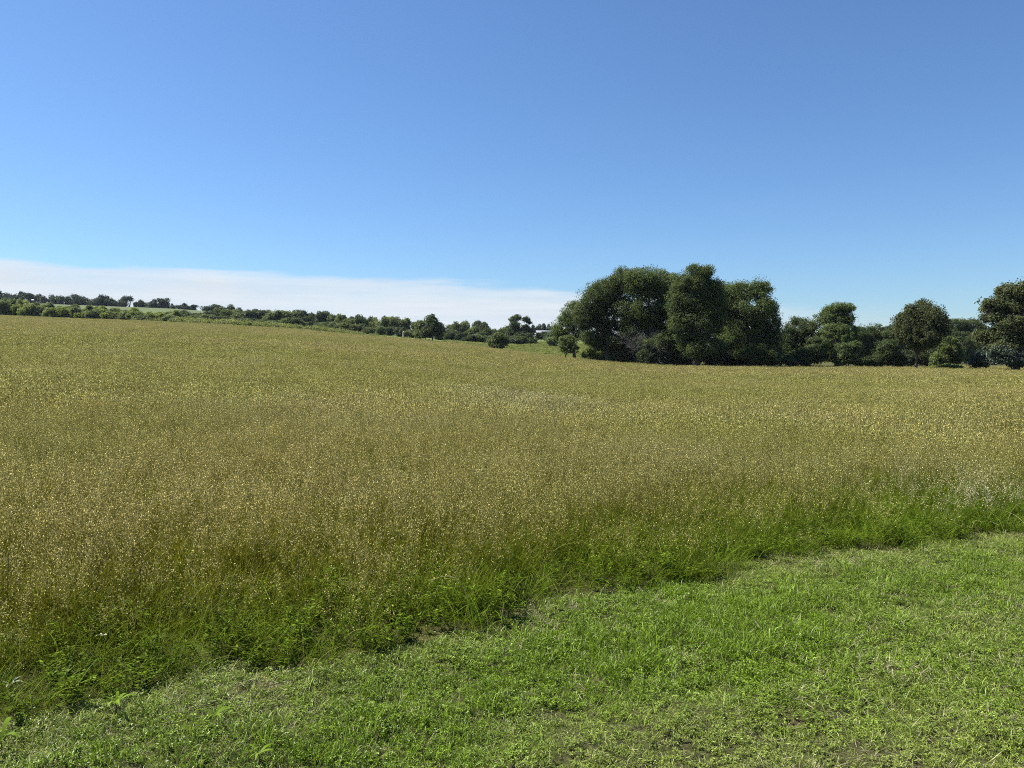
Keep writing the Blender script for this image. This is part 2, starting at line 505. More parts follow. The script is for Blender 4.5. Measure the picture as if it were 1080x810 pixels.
# ------------------------------------------------------------------ grass prototypes
def blades_proto(name, rng, n, rad, h, w, bend, mats, seeds=0, seed_size=(0.004, 0.012), seed_span=0.14, stems=0, stem_h=(0.5, 0.7), stem_w=0.002, flat=0.0, seg=4):
    mb = MB()
    if n:
        a = rng.uniform(0, 2 * pi, n)
        r = rad * np.sqrt(rng.uniform(0, 1, n))
        P0 = np.stack([r * np.cos(a), r * np.sin(a), np.zeros(n)], -1)
        L = rng.uniform(h[0], h[1], n)
        dirn = rng.uniform(0, 2 * pi, n)
        D = np.stack([np.cos(dirn), np.sin(dirn), np.zeros(n)], -1)
        bd = rng.uniform(bend[0], bend[1], n)
        ph0 = rng.uniform(0.0, 0.35, n) + flat * rng.uniform(0.3, 1.2, n)
        t = np.linspace(0, 1, seg + 1)
        ang = ph0[:, None] + bd[:, None] * t[None, :] ** 1.3
        st = L[:, None] / seg
        dx = np.sin(ang) * st
        dz = np.cos(ang) * st
        cx = np.concatenate([np.zeros((n, 1)), np.cumsum(dx[:, :-1], 1)], 1)
        cz = np.concatenate([np.zeros((n, 1)), np.cumsum(dz[:, :-1], 1)], 1)
        pts = P0[:, None, :] + D[:, None, :] * cx[:, :, None] + np.array([0, 0, 1.0]) * np.maximum(cz, 0.004)[:, :, None]
        wd = np.stack([-np.sin(dirn), np.cos(dirn), np.zeros(n)], -1)
        wd = unit(wd + rng.normal(0, 0.8, (n, 3)))
        prof = np.interp(t, [0, 0.35, 0.75, 1], [0.7, 1, 0.7, 0.06])
        ww = rng.uniform(w[0], w[1], n)[:, None] * prof[None, :]
        mb.ribbons(pts, ww, wd, 0)
    if stems:
        a = rng.uniform(0, 2 * pi, stems)
        r = rad * np.sqrt(rng.uniform(0, 1, stems))
        P0 = np.stack([r * np.cos(a), r * np.sin(a), np.zeros(stems)], -1)
        L = rng.uniform(stem_h[0], stem_h[1], stems)
        dirn = rng.uniform(0, 2 * pi, stems)
        D = np.stack([np.cos(dirn), np.sin(dirn), np.zeros(stems)], -1)
        t = np.linspace(0, 1, 5)
        lean = rng.uniform(0.02, 0.28, stems)
        droop = rng.uniform(0.0, 0.12, stems)
        cx = (lean[:, None] * t[None, :] + droop[:, None] * t[None, :] ** 3) * L[:, None]
        cz = L[:, None] * (t[None, :] - 0.5 * droop[:, None] * t[None, :] ** 4)
        pts = P0[:, None, :] + D[:, None, :] * cx[:, :, None] + np.array([0, 0, 1.0]) * cz[:, :, None]
        wd = unit(np.stack([-np.sin(dirn), np.cos(dirn), np.zeros(stems)], -1) + rng.normal(0, 0.5, (stems, 3)))
        ww = np.full((stems, 1), stem_w) * np.interp(t, [0, 1], [1.1, 0.7])[None, :]
        mb.ribbons(pts, ww, wd, 1)
        if seeds:
            k = seeds
            u = 1 - rng.uniform(0, 1, (stems, k)) * seed_span / L[:, None]
            ui = np.clip(u, 0, 1)
            X = np.stack([np.stack([np.interp(ui[i], t, pts[i, :, c]) for c in range(3)], -1) for i in range(stems)])
            P = X.reshape(-1, 3) + rng.normal(0, 0.010 if seed_span < 0.3 else 0.02, (stems * k, 3))
            T = unit(rng.normal(0, 0.5, (stems * k, 3)) + np.array([0, 0, 0.9])) * rng.uniform(0.6, 1.2, (stems * k, 1)) * seed_size[1] * 0.5
            B = unit(np.cross(T, rng.normal(0, 1, (stems * k, 3)))) * seed_size[0] * 0.5 * rng.uniform(0.7, 1.3, (stems * k, 1))
            mb.diamonds(P, T, B, 2)
    return mb.build(name, mats, link=False)


def scatter(name, label, cat, protos, P, rot, scl, pick, attrs, kind="stuff"):
    """One object: plants spread over the ground by geometry nodes."""
    me = bpy.data.meshes.new(name)
    me.vertices.add(len(P))
    me.vertices.foreach_set("co", np.asarray(P, np.float32).ravel())

    def fattr(nm, typ, arr, key):
        a = me.attributes.new(nm, typ, 'POINT')
        a.data.foreach_set(key, np.ascontiguousarray(arr).ravel())
    fattr("rot", 'FLOAT_VECTOR', rot.astype(np.float32), "vector")
    fattr("scl", 'FLOAT_VECTOR', scl.astype(np.float32), "vector")
    fattr("pick", 'INT', pick.astype(np.int32), "value")
    for k, v in attrs.items():
        fattr(k, 'FLOAT', v.astype(np.float32), "value")
    o = bpy.data.objects.new(name, me)
    COL.objects.link(o)
    ng = bpy.data.node_groups.new(name + "_spread", 'GeometryNodeTree')
    ng.interface.new_socket("Geometry", in_out='INPUT', socket_type='NodeSocketGeometry')
    ng.interface.new_socket("Geometry", in_out='OUTPUT', socket_type='NodeSocketGeometry')
    gi = ng.nodes.new("NodeGroupInput")
    go = ng.nodes.new("NodeGroupOutput")
    iop = ng.nodes.new("GeometryNodeInstanceOnPoints")
    jn = ng.nodes.new("GeometryNodeJoinGeometry")
    for p in reversed(protos):          # joined geometry lists the last link first
        oi = ng.nodes.new("GeometryNodeObjectInfo")
        oi.inputs["Object"].default_value = p
        oi.inputs["As Instance"].default_value = True
        ng.links.new(oi.outputs["Geometry"], jn.inputs[0])

    def named(nm, typ):
        n = ng.nodes.new("GeometryNodeInputNamedAttribute")
        n.data_type = typ
        n.inputs[0].default_value = nm
        return n.outputs[0]
    ng.links.new(gi.outputs[0], iop.inputs["Points"])
    ng.links.new(jn.outputs[0], iop.inputs["Instance"])
    iop.inputs["Pick Instance"].default_value = True
    ng.links.new(named("pick", 'INT'), iop.inputs["Instance Index"])
    e2r = ng.nodes.new("FunctionNodeEulerToRotation")
    ng.links.new(named("rot", 'FLOAT_VECTOR'), e2r.inputs[0])
    ng.links.new(e2r.outputs[0], iop.inputs["Rotation"])
    ng.links.new(named("scl", 'FLOAT_VECTOR'), iop.inputs["Scale"])
    ng.links.new(iop.outputs[0], go.inputs[0])
    md = o.modifiers.new("spread", 'NODES')
    md.node_group = ng
    o["kind"] = kind
    o["label"] = label
    o["category"] = cat
    return o


def smooth_noise(x, y, scale, seed):
    """cheap value noise on the plane, 0..1"""
    r = np.random.default_rng(seed)
    G = r.uniform(0, 1, (128, 128))
    u, v = x / scale + 1000.3, y / scale + 1000.7
    i, j = np.floor(u).astype(int), np.floor(v).astype(int)
    fu, fv = u - i, v - j
    fu, fv = fu * fu * (3 - 2 * fu), fv * fv * (3 - 2 * fv)
    g = lambda a, b: G[a % 128, b % 128]
    return (g(i, j) * (1 - fu) + g(i + 1, j) * fu) * (1 - fv) + (g(i, j + 1) * (1 - fu) + g(i + 1, j + 1) * fu) * fv


def fbm(x, y, scale, seed):
    return (smooth_noise(x, y, scale, seed) * 0.55 + smooth_noise(x, y, scale * 0.43, seed + 1) * 0.3 + smooth_noise(x, y, scale * 0.19, seed + 2) * 0.15)


rng = np.random.default_rng(7)
GM = (M['mead_leaf'], M['mead_stem'], M['seed'])
meadow_near = [blades_proto("meadow_leaf_tuft", rng, 50, 0.12, (0.12, 0.36), (0.002, 0.0045), (0.4, 2.4), GM) for _ in range(3)] + \
              [blades_proto("meadow_stem_tuft", rng, 10, 0.12, (0.2, 0.45), (0.002, 0.004), (0.1, 1.4), GM, seeds=20, stems=14, stem_h=(0.36, 0.64), stem_w=0.0018, seed_size=(0.005, 0.0125), seed_span=0.13) for _ in range(3)]
meadow_mid = [blades_proto("meadow_mid_tuft", rng, 80, 0.27, (0.2, 0.46), (0.004, 0.008), (0.1, 1.4), GM, seeds=9, stems=44, stem_h=(0.38, 0.66), stem_w=0.0026, seed_size=(0.0105, 0.025), seed_span=0.15, seg=3) for _ in range(4)]
meadow_far = [blades_proto("meadow_far_tuft", rng, 110, 0.62, (0.25, 0.52), (0.012, 0.024), (0.1, 1.0), GM, seeds=7, stems=80, stem_h=(0.42, 0.68), stem_w=0.005, seed_size=(0.019, 0.042), seed_span=0.18, seg=2) for _ in range(4)]


def forb_proto(name, rng, mats, n_st, h, leaf, rad, per=14):
    mb = MB()
    for i in range(n_st):
        a = rng.uniform(0, 2 * pi)
        H = rng.uniform(*h)
        p0 = np.array([rng.uniform(-rad, rad) * .5, rng.uniform(-rad, rad) * .5, 0])
        p1 = p0 + np.array([cos(a) * H * .3, sin(a) * H * .3, H])
        mb.tube([p0, p0 * .5 + p1 * .5 + rng.normal(0, H * .04, 3), p1], [.0013, .0011, .0007], 4, 1)
        k = per
        t = rng.uniform(0.25, 1.0, k)
        P = p0 + (p1 - p0) * t[:, None]
        out = unit(rng.normal(0, 1, (k, 3)) * np.array([1, 1, .35]) + np.array([0, 0, .25]))
        s_ = leaf * rng.uniform(.6, 1.3, (k, 1))
        P = P + out * s_ * .6
        B = unit(np.cross(out, rng.normal(0, .4, (k, 3)) + np.array([0, 0, 1.0])))
        mb.diamonds(P, out * s_ * .55, B * s_ * .2, 0)
    return mb.build(name, mats, link=False)


SM = (M['seed'], M['seed'], M['seed'])
meadow_straw = [blades_proto("bent_straw_tuft", rng, 3, 0.1, (0.28, 0.58), (0.0014, 0.0026), (0.5, 2.3), SM, seg=6) for _ in range(3)]
meadow_forb = [forb_proto("leafy_forb", rng, GM, 6, (0.12, 0.34), 0.025, 0.1, 22) for _ in range(3)]


def sector(rng, r0, r1, n, amax=44.0):
    r = np.sqrt(rng.uniform(r0 * r0, r1 * r1, n))
    a = np.radians(rng.uniform(-amax, amax, n))
    return r * np.sin(a), r * np.cos(a)


def sector_n(r0, r1, dens, amax=44.0):
    return int(dens * math.radians(amax) * (r1 * r1 - r0 * r0))


def meadow():
    rng = np.random.default_rng(11)
    zones = [  # r0, r1, density, list of proto sets
        (1.5, 13.0, 105.0, 'leaf'), (1.5, 13.0, 62.0, 'stem'), (1.5, 16.0, 58.0, 'forb'), (1.5, 22.0, 6.5, 'straw'),
        (12.0, 36.0, 19.0, 'mid'), (34.0, 215.0, 2.3, 'far')]
    out = {'leaf': [], 'stem': [], 'forb': [], 'straw': [], 'mid': [], 'far': []}
    for r0, r1, den, key in zones:
        x, y = sector(rng, r0, r1, sector_n(r0, r1, den))
        d = edge_d(x, y)
        u = np.clip(540 + F * x / np.maximum(y, 1), -600, 1700)
        keep = (d > 0.02) & (y < np.interp(u, UX, ED) + 1.0)
        x, y, d, u = x[keep], y[keep], d[keep], u[keep]
        dist = np.hypot(x, y)
        if key == 'forb':
            k = rng.uniform(0, 1, len(x)) < np.clip(1.1 - d / 1.5, 0.05, 0.9) * np.clip(fbm(x, y, 1.1, 71) * 2.2 - 0.35, 0.1, 1)
            x, y, d, u, dist = (q[k] for q in (x, y, d, u, dist))
        if key == 'leaf':
            k = rng.uniform(0, 1, len(x)) < 0.6 + 0.4 * np.clip((d - 0.3) / 0.8, 0, 1)
            x, y, d, u, dist = (q[k] for q in (x, y, d, u, dist))
        if key == 'stem':
            k = rng.uniform(0, 1, len(x)) < np.clip((d - 0.05) / 1.7, 0.06, 1)
            x, y, d, u, dist = (q[k] for q in (x, y, d, u, dist))
        patch = fbm(x, y, 5.0, 3)
        big = fbm(x * 0.4, y, 17.0, 9)
        dry = 0.07 + 1.05 * (patch - 0.5) + 1.2 * (big - 0.5) + 0.35 * np.clip((d - 0.5) / 1.6, 0, 1) + 0.1 * np.clip(dist / 60, 0, 1)
        dry = dry - 0.32 * np.clip(1 - d / 1.2, 0, 1)
        dry = dry + 0.10 * np.exp(-((x + 3) / 6) ** 2)
        pale = np.clip((fbm(x, y, 2.6, 21) - 0.56) * 5, 0, 1) * 0.15
        # pale seed heads gather at the right and in one patch farther off
        pale = pale + 0.95 * np.exp(-(((x - 4.7) / 0.9) ** 2 + ((y - 7.5) / 0.9) ** 2)) + 0.4 * np.exp(-(((x - 0.2) / 1.6) ** 2 + ((y - 16.5) / 3.2) ** 2))
        # green swathe at left, about 25 m out
        dry = dry - 0.8 * np.exp(-(((x + 19) / 7) ** 2 + ((y - 33) / 6) ** 2))
        hgt = 0.58 + 0.42 * np.clip((d - 0.05) / 1.5, 0, 1)
        if key == 'forb':
            dry = dry * 0.3 - 0.05
        hgt = hgt * (0.82 + 0.36 * fbm(x, y, 1.6, 31)) * (0.86 + 0.28 * fbm(x, y, 14.0, 41))
        s = rng.uniform(0.85, 1.2, len(x))
        P = np.stack([x, y, zg(x, y) - 0.01], -1)
        rot = np.stack([rng.normal(0, 0.06, len(x)), rng.normal(0, 0.06, len(x)), rng.uniform(0, 2 * pi, len(x))], -1)
        scl = np.stack([s, s, s * hgt], -1)
        out[key] = (P, rot, scl, dict(dry=np.clip(dry, 0, 1), pale=np.clip(pale, 0, 1)))
    P = np.vstack([out['leaf'][0], out['stem'][0], out['forb'][0], out['straw'][0]])
    nl, ns, nf_ = len(out['leaf'][0]), len(out['stem'][0]), len(out['forb'][0])
    cat = lambda i: np.concatenate([out['leaf'][i], out['stem'][i], out['forb'][i], out['straw'][i]])
    nodep = np.concatenate([rng.integers(0, 3, nl), rng.integers(3, 6, ns), rng.integers(14, 17, nf_), rng.integers(17, 20, len(out['straw'][0]))])
    at = {k: np.concatenate([out['leaf'][3][k], out['stem'][3][k], out['forb'][3][k], out['straw'][3][k]]) for k in ('dry', 'pale')}
    print("grass counts", nl, ns, len(out['mid'][0]), len(out['far'][0]))
    # the whole field is one stand of grass: three object levels of detail
    return (P, cat(1), cat(2), nodep, at), out['mid'], out['far']


near, mid, far = meadow()
allp = meadow_near + meadow_mid + meadow_far + meadow_forb + meadow_straw
P = np.vstack([near[0], mid[0], far[0]])
R_ = np.vstack([near[1], mid[1], far[1]])
S_ = np.vstack([near[2], mid[2], far[2]])
nn, nm_, nf = len(near[0]), len(mid[0]), len(far[0])
pk = np.concatenate([near[3], rng.integers(6, 10, nm_), rng.integers(10, 14, nf)])
at = {k: np.concatenate([near[4][k], mid[3][k], far[3][k]]) for k in ('dry', 'pale')}
scatter("meadow_grass", "knee high olive and gold seeding grass covering the whole sloping field", "grass", allp, P, R_, S_, pk, at)

# mown strip
MM = (M['mown'], M['mown'], M['mown'])
TM = (M['thatch'], M['thatch'], M['thatch'])
mown_p = [blades_proto("mown_tuft", rng, 40, 0.05, (0.015, 0.045), (0.0015, 0.0034), (0.6, 2.8), MM, flat=0.6, seg=3) for _ in range(4)] + \
         [forb_proto("clover_tuft", rng, MM, 8, (0.012, 0.04), 0.011, 0.07, 13) for _ in range(2)] + \
         [blades_proto("thatch_tuft", rng, 24, 0.08, (0.02, 0.07), (0.0012, 0.0025), (0.1, 1.2), TM, flat=1.1, seg=3) for _ in range(2)] + \
         [blades_proto("tall_mown_tuft", rng, 34, 0.05, (0.04, 0.10), (0.002, 0.004), (0.6, 2.4), MM, seg=4) for _ in range(2)]


def mown():
    rng = np.random.default_rng(5)
    r0, r1 = 1.6, 15.0
    x, y = sector(rng, r0, r1, sector_n(r0, r1, 1000.0, 46), 46)
    d = edge_d(x, y)
    keep = (d < 0.05)
    x, y, d = x[keep], y[keep], d[keep]
    lush = fbm(x, y, 1.3, 51)
    bare = fbm(x, y, 0.55, 61)
    # a lush band runs along the standing grass; the strip gets thinner towards the lower left and greyer to the right
    band = np.exp(-((d + 0.8) / 0.6) ** 2)
    left = np.clip((0.2 - x) / 2.5, 0, 1) * np.clip((4.2 - y) / 1.4, 0, 1)
    right = np.clip((x - 1.3) / 1.5, 0, 1)
    cover = 0.86 + 0.8 * (lush - 0.5) + 0.3 * band - 0.45 * left - 1.1 * np.clip(bare - 0.60, 0, 1)
    keep = rng.uniform(0, 1, len(x)) < np.maximum(cover, 0.72 + 0.25 * np.clip((d + 0.7) / 0.3, 0, 1))
    x, y, d, lush, band, left, right, bare = (q[keep] for q in (x, y, d, lush, band, left, right, bare))
    n = len(x)
    u = rng.uniform(0, 1, n)
    th = 0.05 + 0.10 * left + 0.12 * right * (1 - band) + 1.2 * np.clip(bare - 0.55, 0, 1)
    cl = 0.26
    tall = np.clip(0.02 + 0.12 * band * lush + 0.25 * np.clip(lush - 0.6, 0, 1), 0, 1)
    pick = np.where(u < th, rng.integers(6, 8, n), np.where(u < th + cl, rng.integers(4, 6, n), np.where(u < th + cl + tall, rng.integers(8, 10, n), rng.integers(0, 4, n))))
    dry = 0.22 + 0.30 * right * (1 - 0.5 * band) - 0.35 * np.clip((x - 2.0) / 0.8, 0, 1) * np.clip((4.8 - y) / 0.8, 0, 1) - 0.35 * band + 0.7 * (0.5 - lush) + 0.25 * left
    s = rng.uniform(0.75, 1.25, n) * (0.8 + 0.45 * lush)
    P = np.stack([x, y, zg(x, y) + 0.0], -1)
    rot = np.stack([rng.normal(0, 0.12, n), rng.normal(0, 0.12, n), rng.uniform(0, 2 * pi, n)], -1)
    scl = np.stack([s, s, s * (0.85 + 0.35 * band * np.clip((-d - 0.15) / 0.3, 0, 1))], -1)
    print("mown", n)
    scatter("mown_grass", "short bright green mown grass with bare and thatchy patches in front", "grass", mown_p, P, rot, scl, pick, dict(dry=np.clip(dry, 0, 1), pale=np.zeros(n)))


mown()


# ------------------------------------------------------------------ trees
def tag(o, label, cat, group=None):
    o["label"] = label
    o["category"] = cat
    if group:
        o["group"] = group
    return o


def empty(name, loc, label, cat, group=None):
    o = bpy.data.objects.new(name, None)
    o.empty_display_size = 0.5
    COL.objects.link(o)
    o.location = loc
    return tag(o, label, cat, group)


def leaf_cloud(mb, C, Rr, n_per, size, rng, up=0.45, aspect=0.55, flat=0.75, droop=None):
    """leaves round clump centres C (K,3) with radii Rr (K,)"""
    K = len(C)
    d = unit(rng.normal(0, 1, (K, n_per, 3)))
    rr = rng.uniform(0.25, 1.0, (K, n_per, 1)) ** 0.6
    off = d * rr * Rr[:, None, None]
    off[..., 2] *= flat
    P = (C[:, None, :] + off).reshape(-1, 3)
    nrm = unit(d.reshape(-1, 3) * 0.6 + np.array([0, 0, up]) + rng.normal(0, 0.75, (K * n_per, 3)))
    t = unit(np.cross(nrm, rng.normal(0, 1, (K * n_per, 3))))
    b = np.cross(nrm, t)
    s = size * rng.uniform(0.6, 1.35, (K * n_per, 1)) * 0.5
    mb.diamonds(P, t * s, b * s * aspect, 0)


def lobed_tree(name, label, cat, base_px, depth, lobes, mat, leaf=0.2, clump=0.75, n_per=60, trunk=0.22, group=None, seed=1, dens=1.0, bark='bark', spread=0.55, stems=1, zoff=0.0, trunk_top=0.35, low_tail=True, flat=0.72, loose=0.05):
    """A tree whose boughs (lobes) have their own place, width and depth."""
    rng = np.random.default_rng(seed)
    bx = (base_px[0] - 540) / F * depth
    bz = g1(bx, depth)
    root = empty(name, (bx, depth, bz + zoff), label, cat, group)
    k = depth / F
    L = []
    for (px, py, rx, ry) in lobes:
        X = (px - 540) * k - bx
        Z = row_z(py, depth) - bz - zoff
        Y = rng.uniform(-spread, spread) * rx * k
        L.append((np.array([X, Y, Z]), np.array([rx * k, rx * k * rng.uniform(0.9, 1.15), ry * k])))
    C, Rr = [], []
    zmin = 0.25
    for c, r in L:
        area = 4 * pi * (((r[0] * r[1]) ** 1.6 + (r[0] * r[2]) ** 1.6 + (r[1] * r[2]) ** 1.6) / 3) ** (1 / 1.6)
        n = max(4, int(area / (clump * clump) * 0.95 * dens))
        d = unit(rng.normal(0, 1, (n, 3)))
        rad = rng.uniform(0.45, 1.0, (n, 1)) ** 0.5 + rng.normal(0, 0.05 + loose, (n, 1))
        p = c + d * rad * np.maximum(r - clump * 0.45, r * 0.35)
        C.append(p)
        Rr.append(clump * np.clip(rng.lognormal(-0.2, 0.38, n), 0.3, 1.5))
    C = np.vstack(C)
    Rr = np.concatenate(Rr)
    ok = C[:, 2] - Rr * 0.5 > zmin * 0.4
    C, Rr = C[ok], Rr[ok]
    mb = MB()
    leaf_cloud(mb, C, Rr, n_per, leaf, rng, flat=flat)
    mb.build("crown", (M[mat],), root)
    # trunk and limbs
    tb = MB()
    allc = np.array([c for c, r in L])
    top = np.array([allc[:, 0].mean(), allc[:, 1].mean(), allc[:, 2].max()])
    H = top[2]
    for s in range(stems):
        a = rng.uniform(0, 2 * pi)
        o0 = np.array([cos(a), sin(a), 0]) * (0.0 if stems == 1 else trunk * 2.2)
        fork = o0 * 1.6 + np.array([top[0] * 0.25, top[1] * 0.25, H * trunk_top])
        pts = np.array([o0 + [0, 0, -0.15], o0 + [0, 0, 0.12], o0 * 0.6 + fork * 0.5 + rng.normal(0, trunk * 0.3, 3), fork])
        tb.tube(pts, [trunk * 1.5, trunk * 1.12, trunk * 0.95, trunk * 0.8], 8)
        for c, r in L[s::stems]:
            m = fork * 0.5 + c * 0.5 + np.array([0, 0, 0.06 * H]) * rng.uniform(-0.5, 1)
            if c[2] < fork[2]:
                start = o0 * 0.5 + fork * max(0.25, c[2] / max(fork[2], .1) * 0.6)
                m = start * 0.5 + c * 0.5
            else:
                start = fork
            tb.tube([start, m, c], [trunk * 0.6, trunk * 0.42, trunk * 0.22], 6)
            near_i = np.argsort(np.linalg.norm(C - c, axis=1))[:40]
            for i in rng.choice(near_i, min(10, len(near_i)), replace=False):
                e = C[i]
                tb.tube([c, (c + e) * 0.5 + rng.normal(0, 0.12, 3), e], [trunk * 0.22, trunk * 0.13, 0.012], 4)
    tb.build("trunk", (M[bark],), root, smooth=True)
    return root


OAKS = "oaks of the big grove"
GROVE = [
    ("small leaning oak with thin open crown at the left end of the grove", (606, 374), 112, [(598, 343, 13, 17), (606, 329, 12, 13), (592, 353, 8, 9), (588, 347, 6, 9), (612, 345, 12, 18), (603, 356, 12, 6)], 'oak', dict(trunk=0.24, dens=0.9, loose=0.05)),
    ("wide oak with rounded lit shoulder sloping down to the left of the grove", (642, 383), 100, [(625, 325, 18, 22), (640, 309, 24, 21), (656, 298, 20, 15), (630, 348, 20, 19), (650, 330, 28, 24), (640, 360, 22, 12), (615, 335, 12, 16), (656, 368, 18, 13)], 'oak', dict(trunk=0.4)),
    ("full oak left of the grove's tallest tree, flat topped", (690, 386), 97, [(678, 296, 20, 14), (697, 297, 18, 14), (685, 322, 28, 24), (702, 335, 22, 25), (672, 342, 20, 20), (694, 360, 24, 14), (668, 300, 14, 12)], 'oak', dict(trunk=0.4)),
    ("tallest oak in the middle of the grove with ragged top", (735, 386), 92, [(731, 291, 16, 13), (741, 289, 11, 9), (734, 302, 22, 15), (751, 306, 11, 14), (717, 303, 12, 14), (727, 308, 22, 20), (743, 316, 22, 22), (730, 340, 26, 28), (715, 325, 13, 20), (756, 330, 14, 22), (738, 366, 25, 14)], 'oak', dict(trunk=0.42)),
    ("big oak closing the right end of the grove with stepped outline", (790, 387), 95, [(783, 308, 18, 13), (801, 304, 12, 10), (794, 326, 24, 22), (787, 350, 28, 26), (811, 342, 14, 22), (816, 362, 11, 18), (768, 318, 14, 18), (795, 372, 26, 12)], 'oak', dict(trunk=0.4)),
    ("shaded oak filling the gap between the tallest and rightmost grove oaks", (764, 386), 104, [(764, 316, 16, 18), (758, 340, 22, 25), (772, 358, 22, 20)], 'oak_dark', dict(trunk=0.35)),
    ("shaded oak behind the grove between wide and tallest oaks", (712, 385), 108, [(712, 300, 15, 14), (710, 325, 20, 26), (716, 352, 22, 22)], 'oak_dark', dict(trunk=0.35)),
]
for i, (lab, b, d, lobes, mt, kw) in enumerate(GROVE):
    lobed_tree("oak_tree", lab, "tree", b, d, lobes, mt, leaf=0.165, clump=0.9, n_per=185, seed=100 + i, group=OAKS, **kw)

# dark undergrowth at the feet of the grove
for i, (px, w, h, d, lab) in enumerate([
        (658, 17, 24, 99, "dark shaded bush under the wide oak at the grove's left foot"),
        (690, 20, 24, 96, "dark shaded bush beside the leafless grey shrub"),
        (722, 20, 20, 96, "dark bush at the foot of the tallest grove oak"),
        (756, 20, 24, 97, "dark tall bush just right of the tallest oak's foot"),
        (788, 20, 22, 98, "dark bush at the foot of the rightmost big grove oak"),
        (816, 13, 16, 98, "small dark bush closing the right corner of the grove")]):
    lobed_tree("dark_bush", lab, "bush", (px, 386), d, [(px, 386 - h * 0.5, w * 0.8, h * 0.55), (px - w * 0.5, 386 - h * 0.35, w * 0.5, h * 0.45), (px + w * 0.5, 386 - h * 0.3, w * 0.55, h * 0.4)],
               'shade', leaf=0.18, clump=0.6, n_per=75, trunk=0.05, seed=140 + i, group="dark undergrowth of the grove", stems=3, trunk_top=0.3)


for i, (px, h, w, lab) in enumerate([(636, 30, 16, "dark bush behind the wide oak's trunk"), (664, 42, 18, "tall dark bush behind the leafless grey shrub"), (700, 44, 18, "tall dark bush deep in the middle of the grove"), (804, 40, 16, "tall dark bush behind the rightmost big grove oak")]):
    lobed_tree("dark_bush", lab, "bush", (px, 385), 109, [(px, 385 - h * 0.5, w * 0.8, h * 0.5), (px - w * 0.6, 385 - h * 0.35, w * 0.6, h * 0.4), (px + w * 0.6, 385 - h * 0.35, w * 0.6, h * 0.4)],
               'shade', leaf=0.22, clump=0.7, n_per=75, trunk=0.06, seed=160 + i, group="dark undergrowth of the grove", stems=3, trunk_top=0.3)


def twig_shrub(name, label, base_px, depth, h_px, w_px, seed):
    rng = np.random.default_rng(seed)
    k = depth / F
    bx = (base_px[0] - 540) * k
    bz = g1(bx, depth)
    H, W = h_px * k, w_px * k
    mb = MB()

    def grow(p, d, L, r, lev):
        q = p + d * L
        m = (p + q) / 2 + rng.normal(0, L * 0.06, 3)
        mb.tube([p, m, q], [r, r * 0.85, r * 0.65], 5 if lev < 2 else 4)
        if lev == 4:
            return
        for _ in range(3 if lev < 3 else 4):
            grow(m * 0.3 + q * 0.7 if rng.uniform() < 0.4 else q, unit(d + rng.normal(0, 0.48, 3) + np.array([0, 0, 0.06])), L * rng.uniform(0.6, 0.85), r * 0.62, lev + 1)
    for s in range(6):
        a = rng.uniform(0, 2 * pi)
        grow(np.array([cos(a) * 0.2, sin(a) * 0.2, -0.05]), unit(np.array([cos(a) * W / H * 0.8, sin(a) * W / H * 0.8, 1.0])), H * 0.33, 0.035, 0)
    o = mb.build(name, (M['twig'],))
    o.location = (bx, depth, bz)
    return tag(o, label, "shrub")


twig_shrub("leafless_shrub", "leafless grey twiggy shrub against the dark foot of the grove", (676, 386), 94.8, 50, 30, 3)
lobed_tree("sapling", "small light green sapling standing left of the grove's foot", "tree", (598, 377), 103, [(599, 360, 9, 8), (594, 366, 6, 6), (604, 368, 7, 5)], 'scrub', leaf=0.2, clump=0.45, n_per=40, trunk=0.07, seed=31, stems=2)
lobed_tree("low_bush", "low bright bush in the sun under the left grove oaks", "bush", (622, 379), 103, [(622, 371, 6, 5), (628, 374, 7, 3.5), (617, 374, 4, 4)], 'bright', leaf=0.18, clump=0.4, n_per=40, trunk=0.03, seed=32, stems=3)
lobed_tree("low_bush", "low pale green bush in shade just left of the grove trunks", "bush", (642, 381), 101, [(640, 376, 8, 3.5), (648, 377, 6, 3.5)], 'scrub', leaf=0.18, clump=0.4, n_per=40, trunk=0.03, seed=33, stems=3)

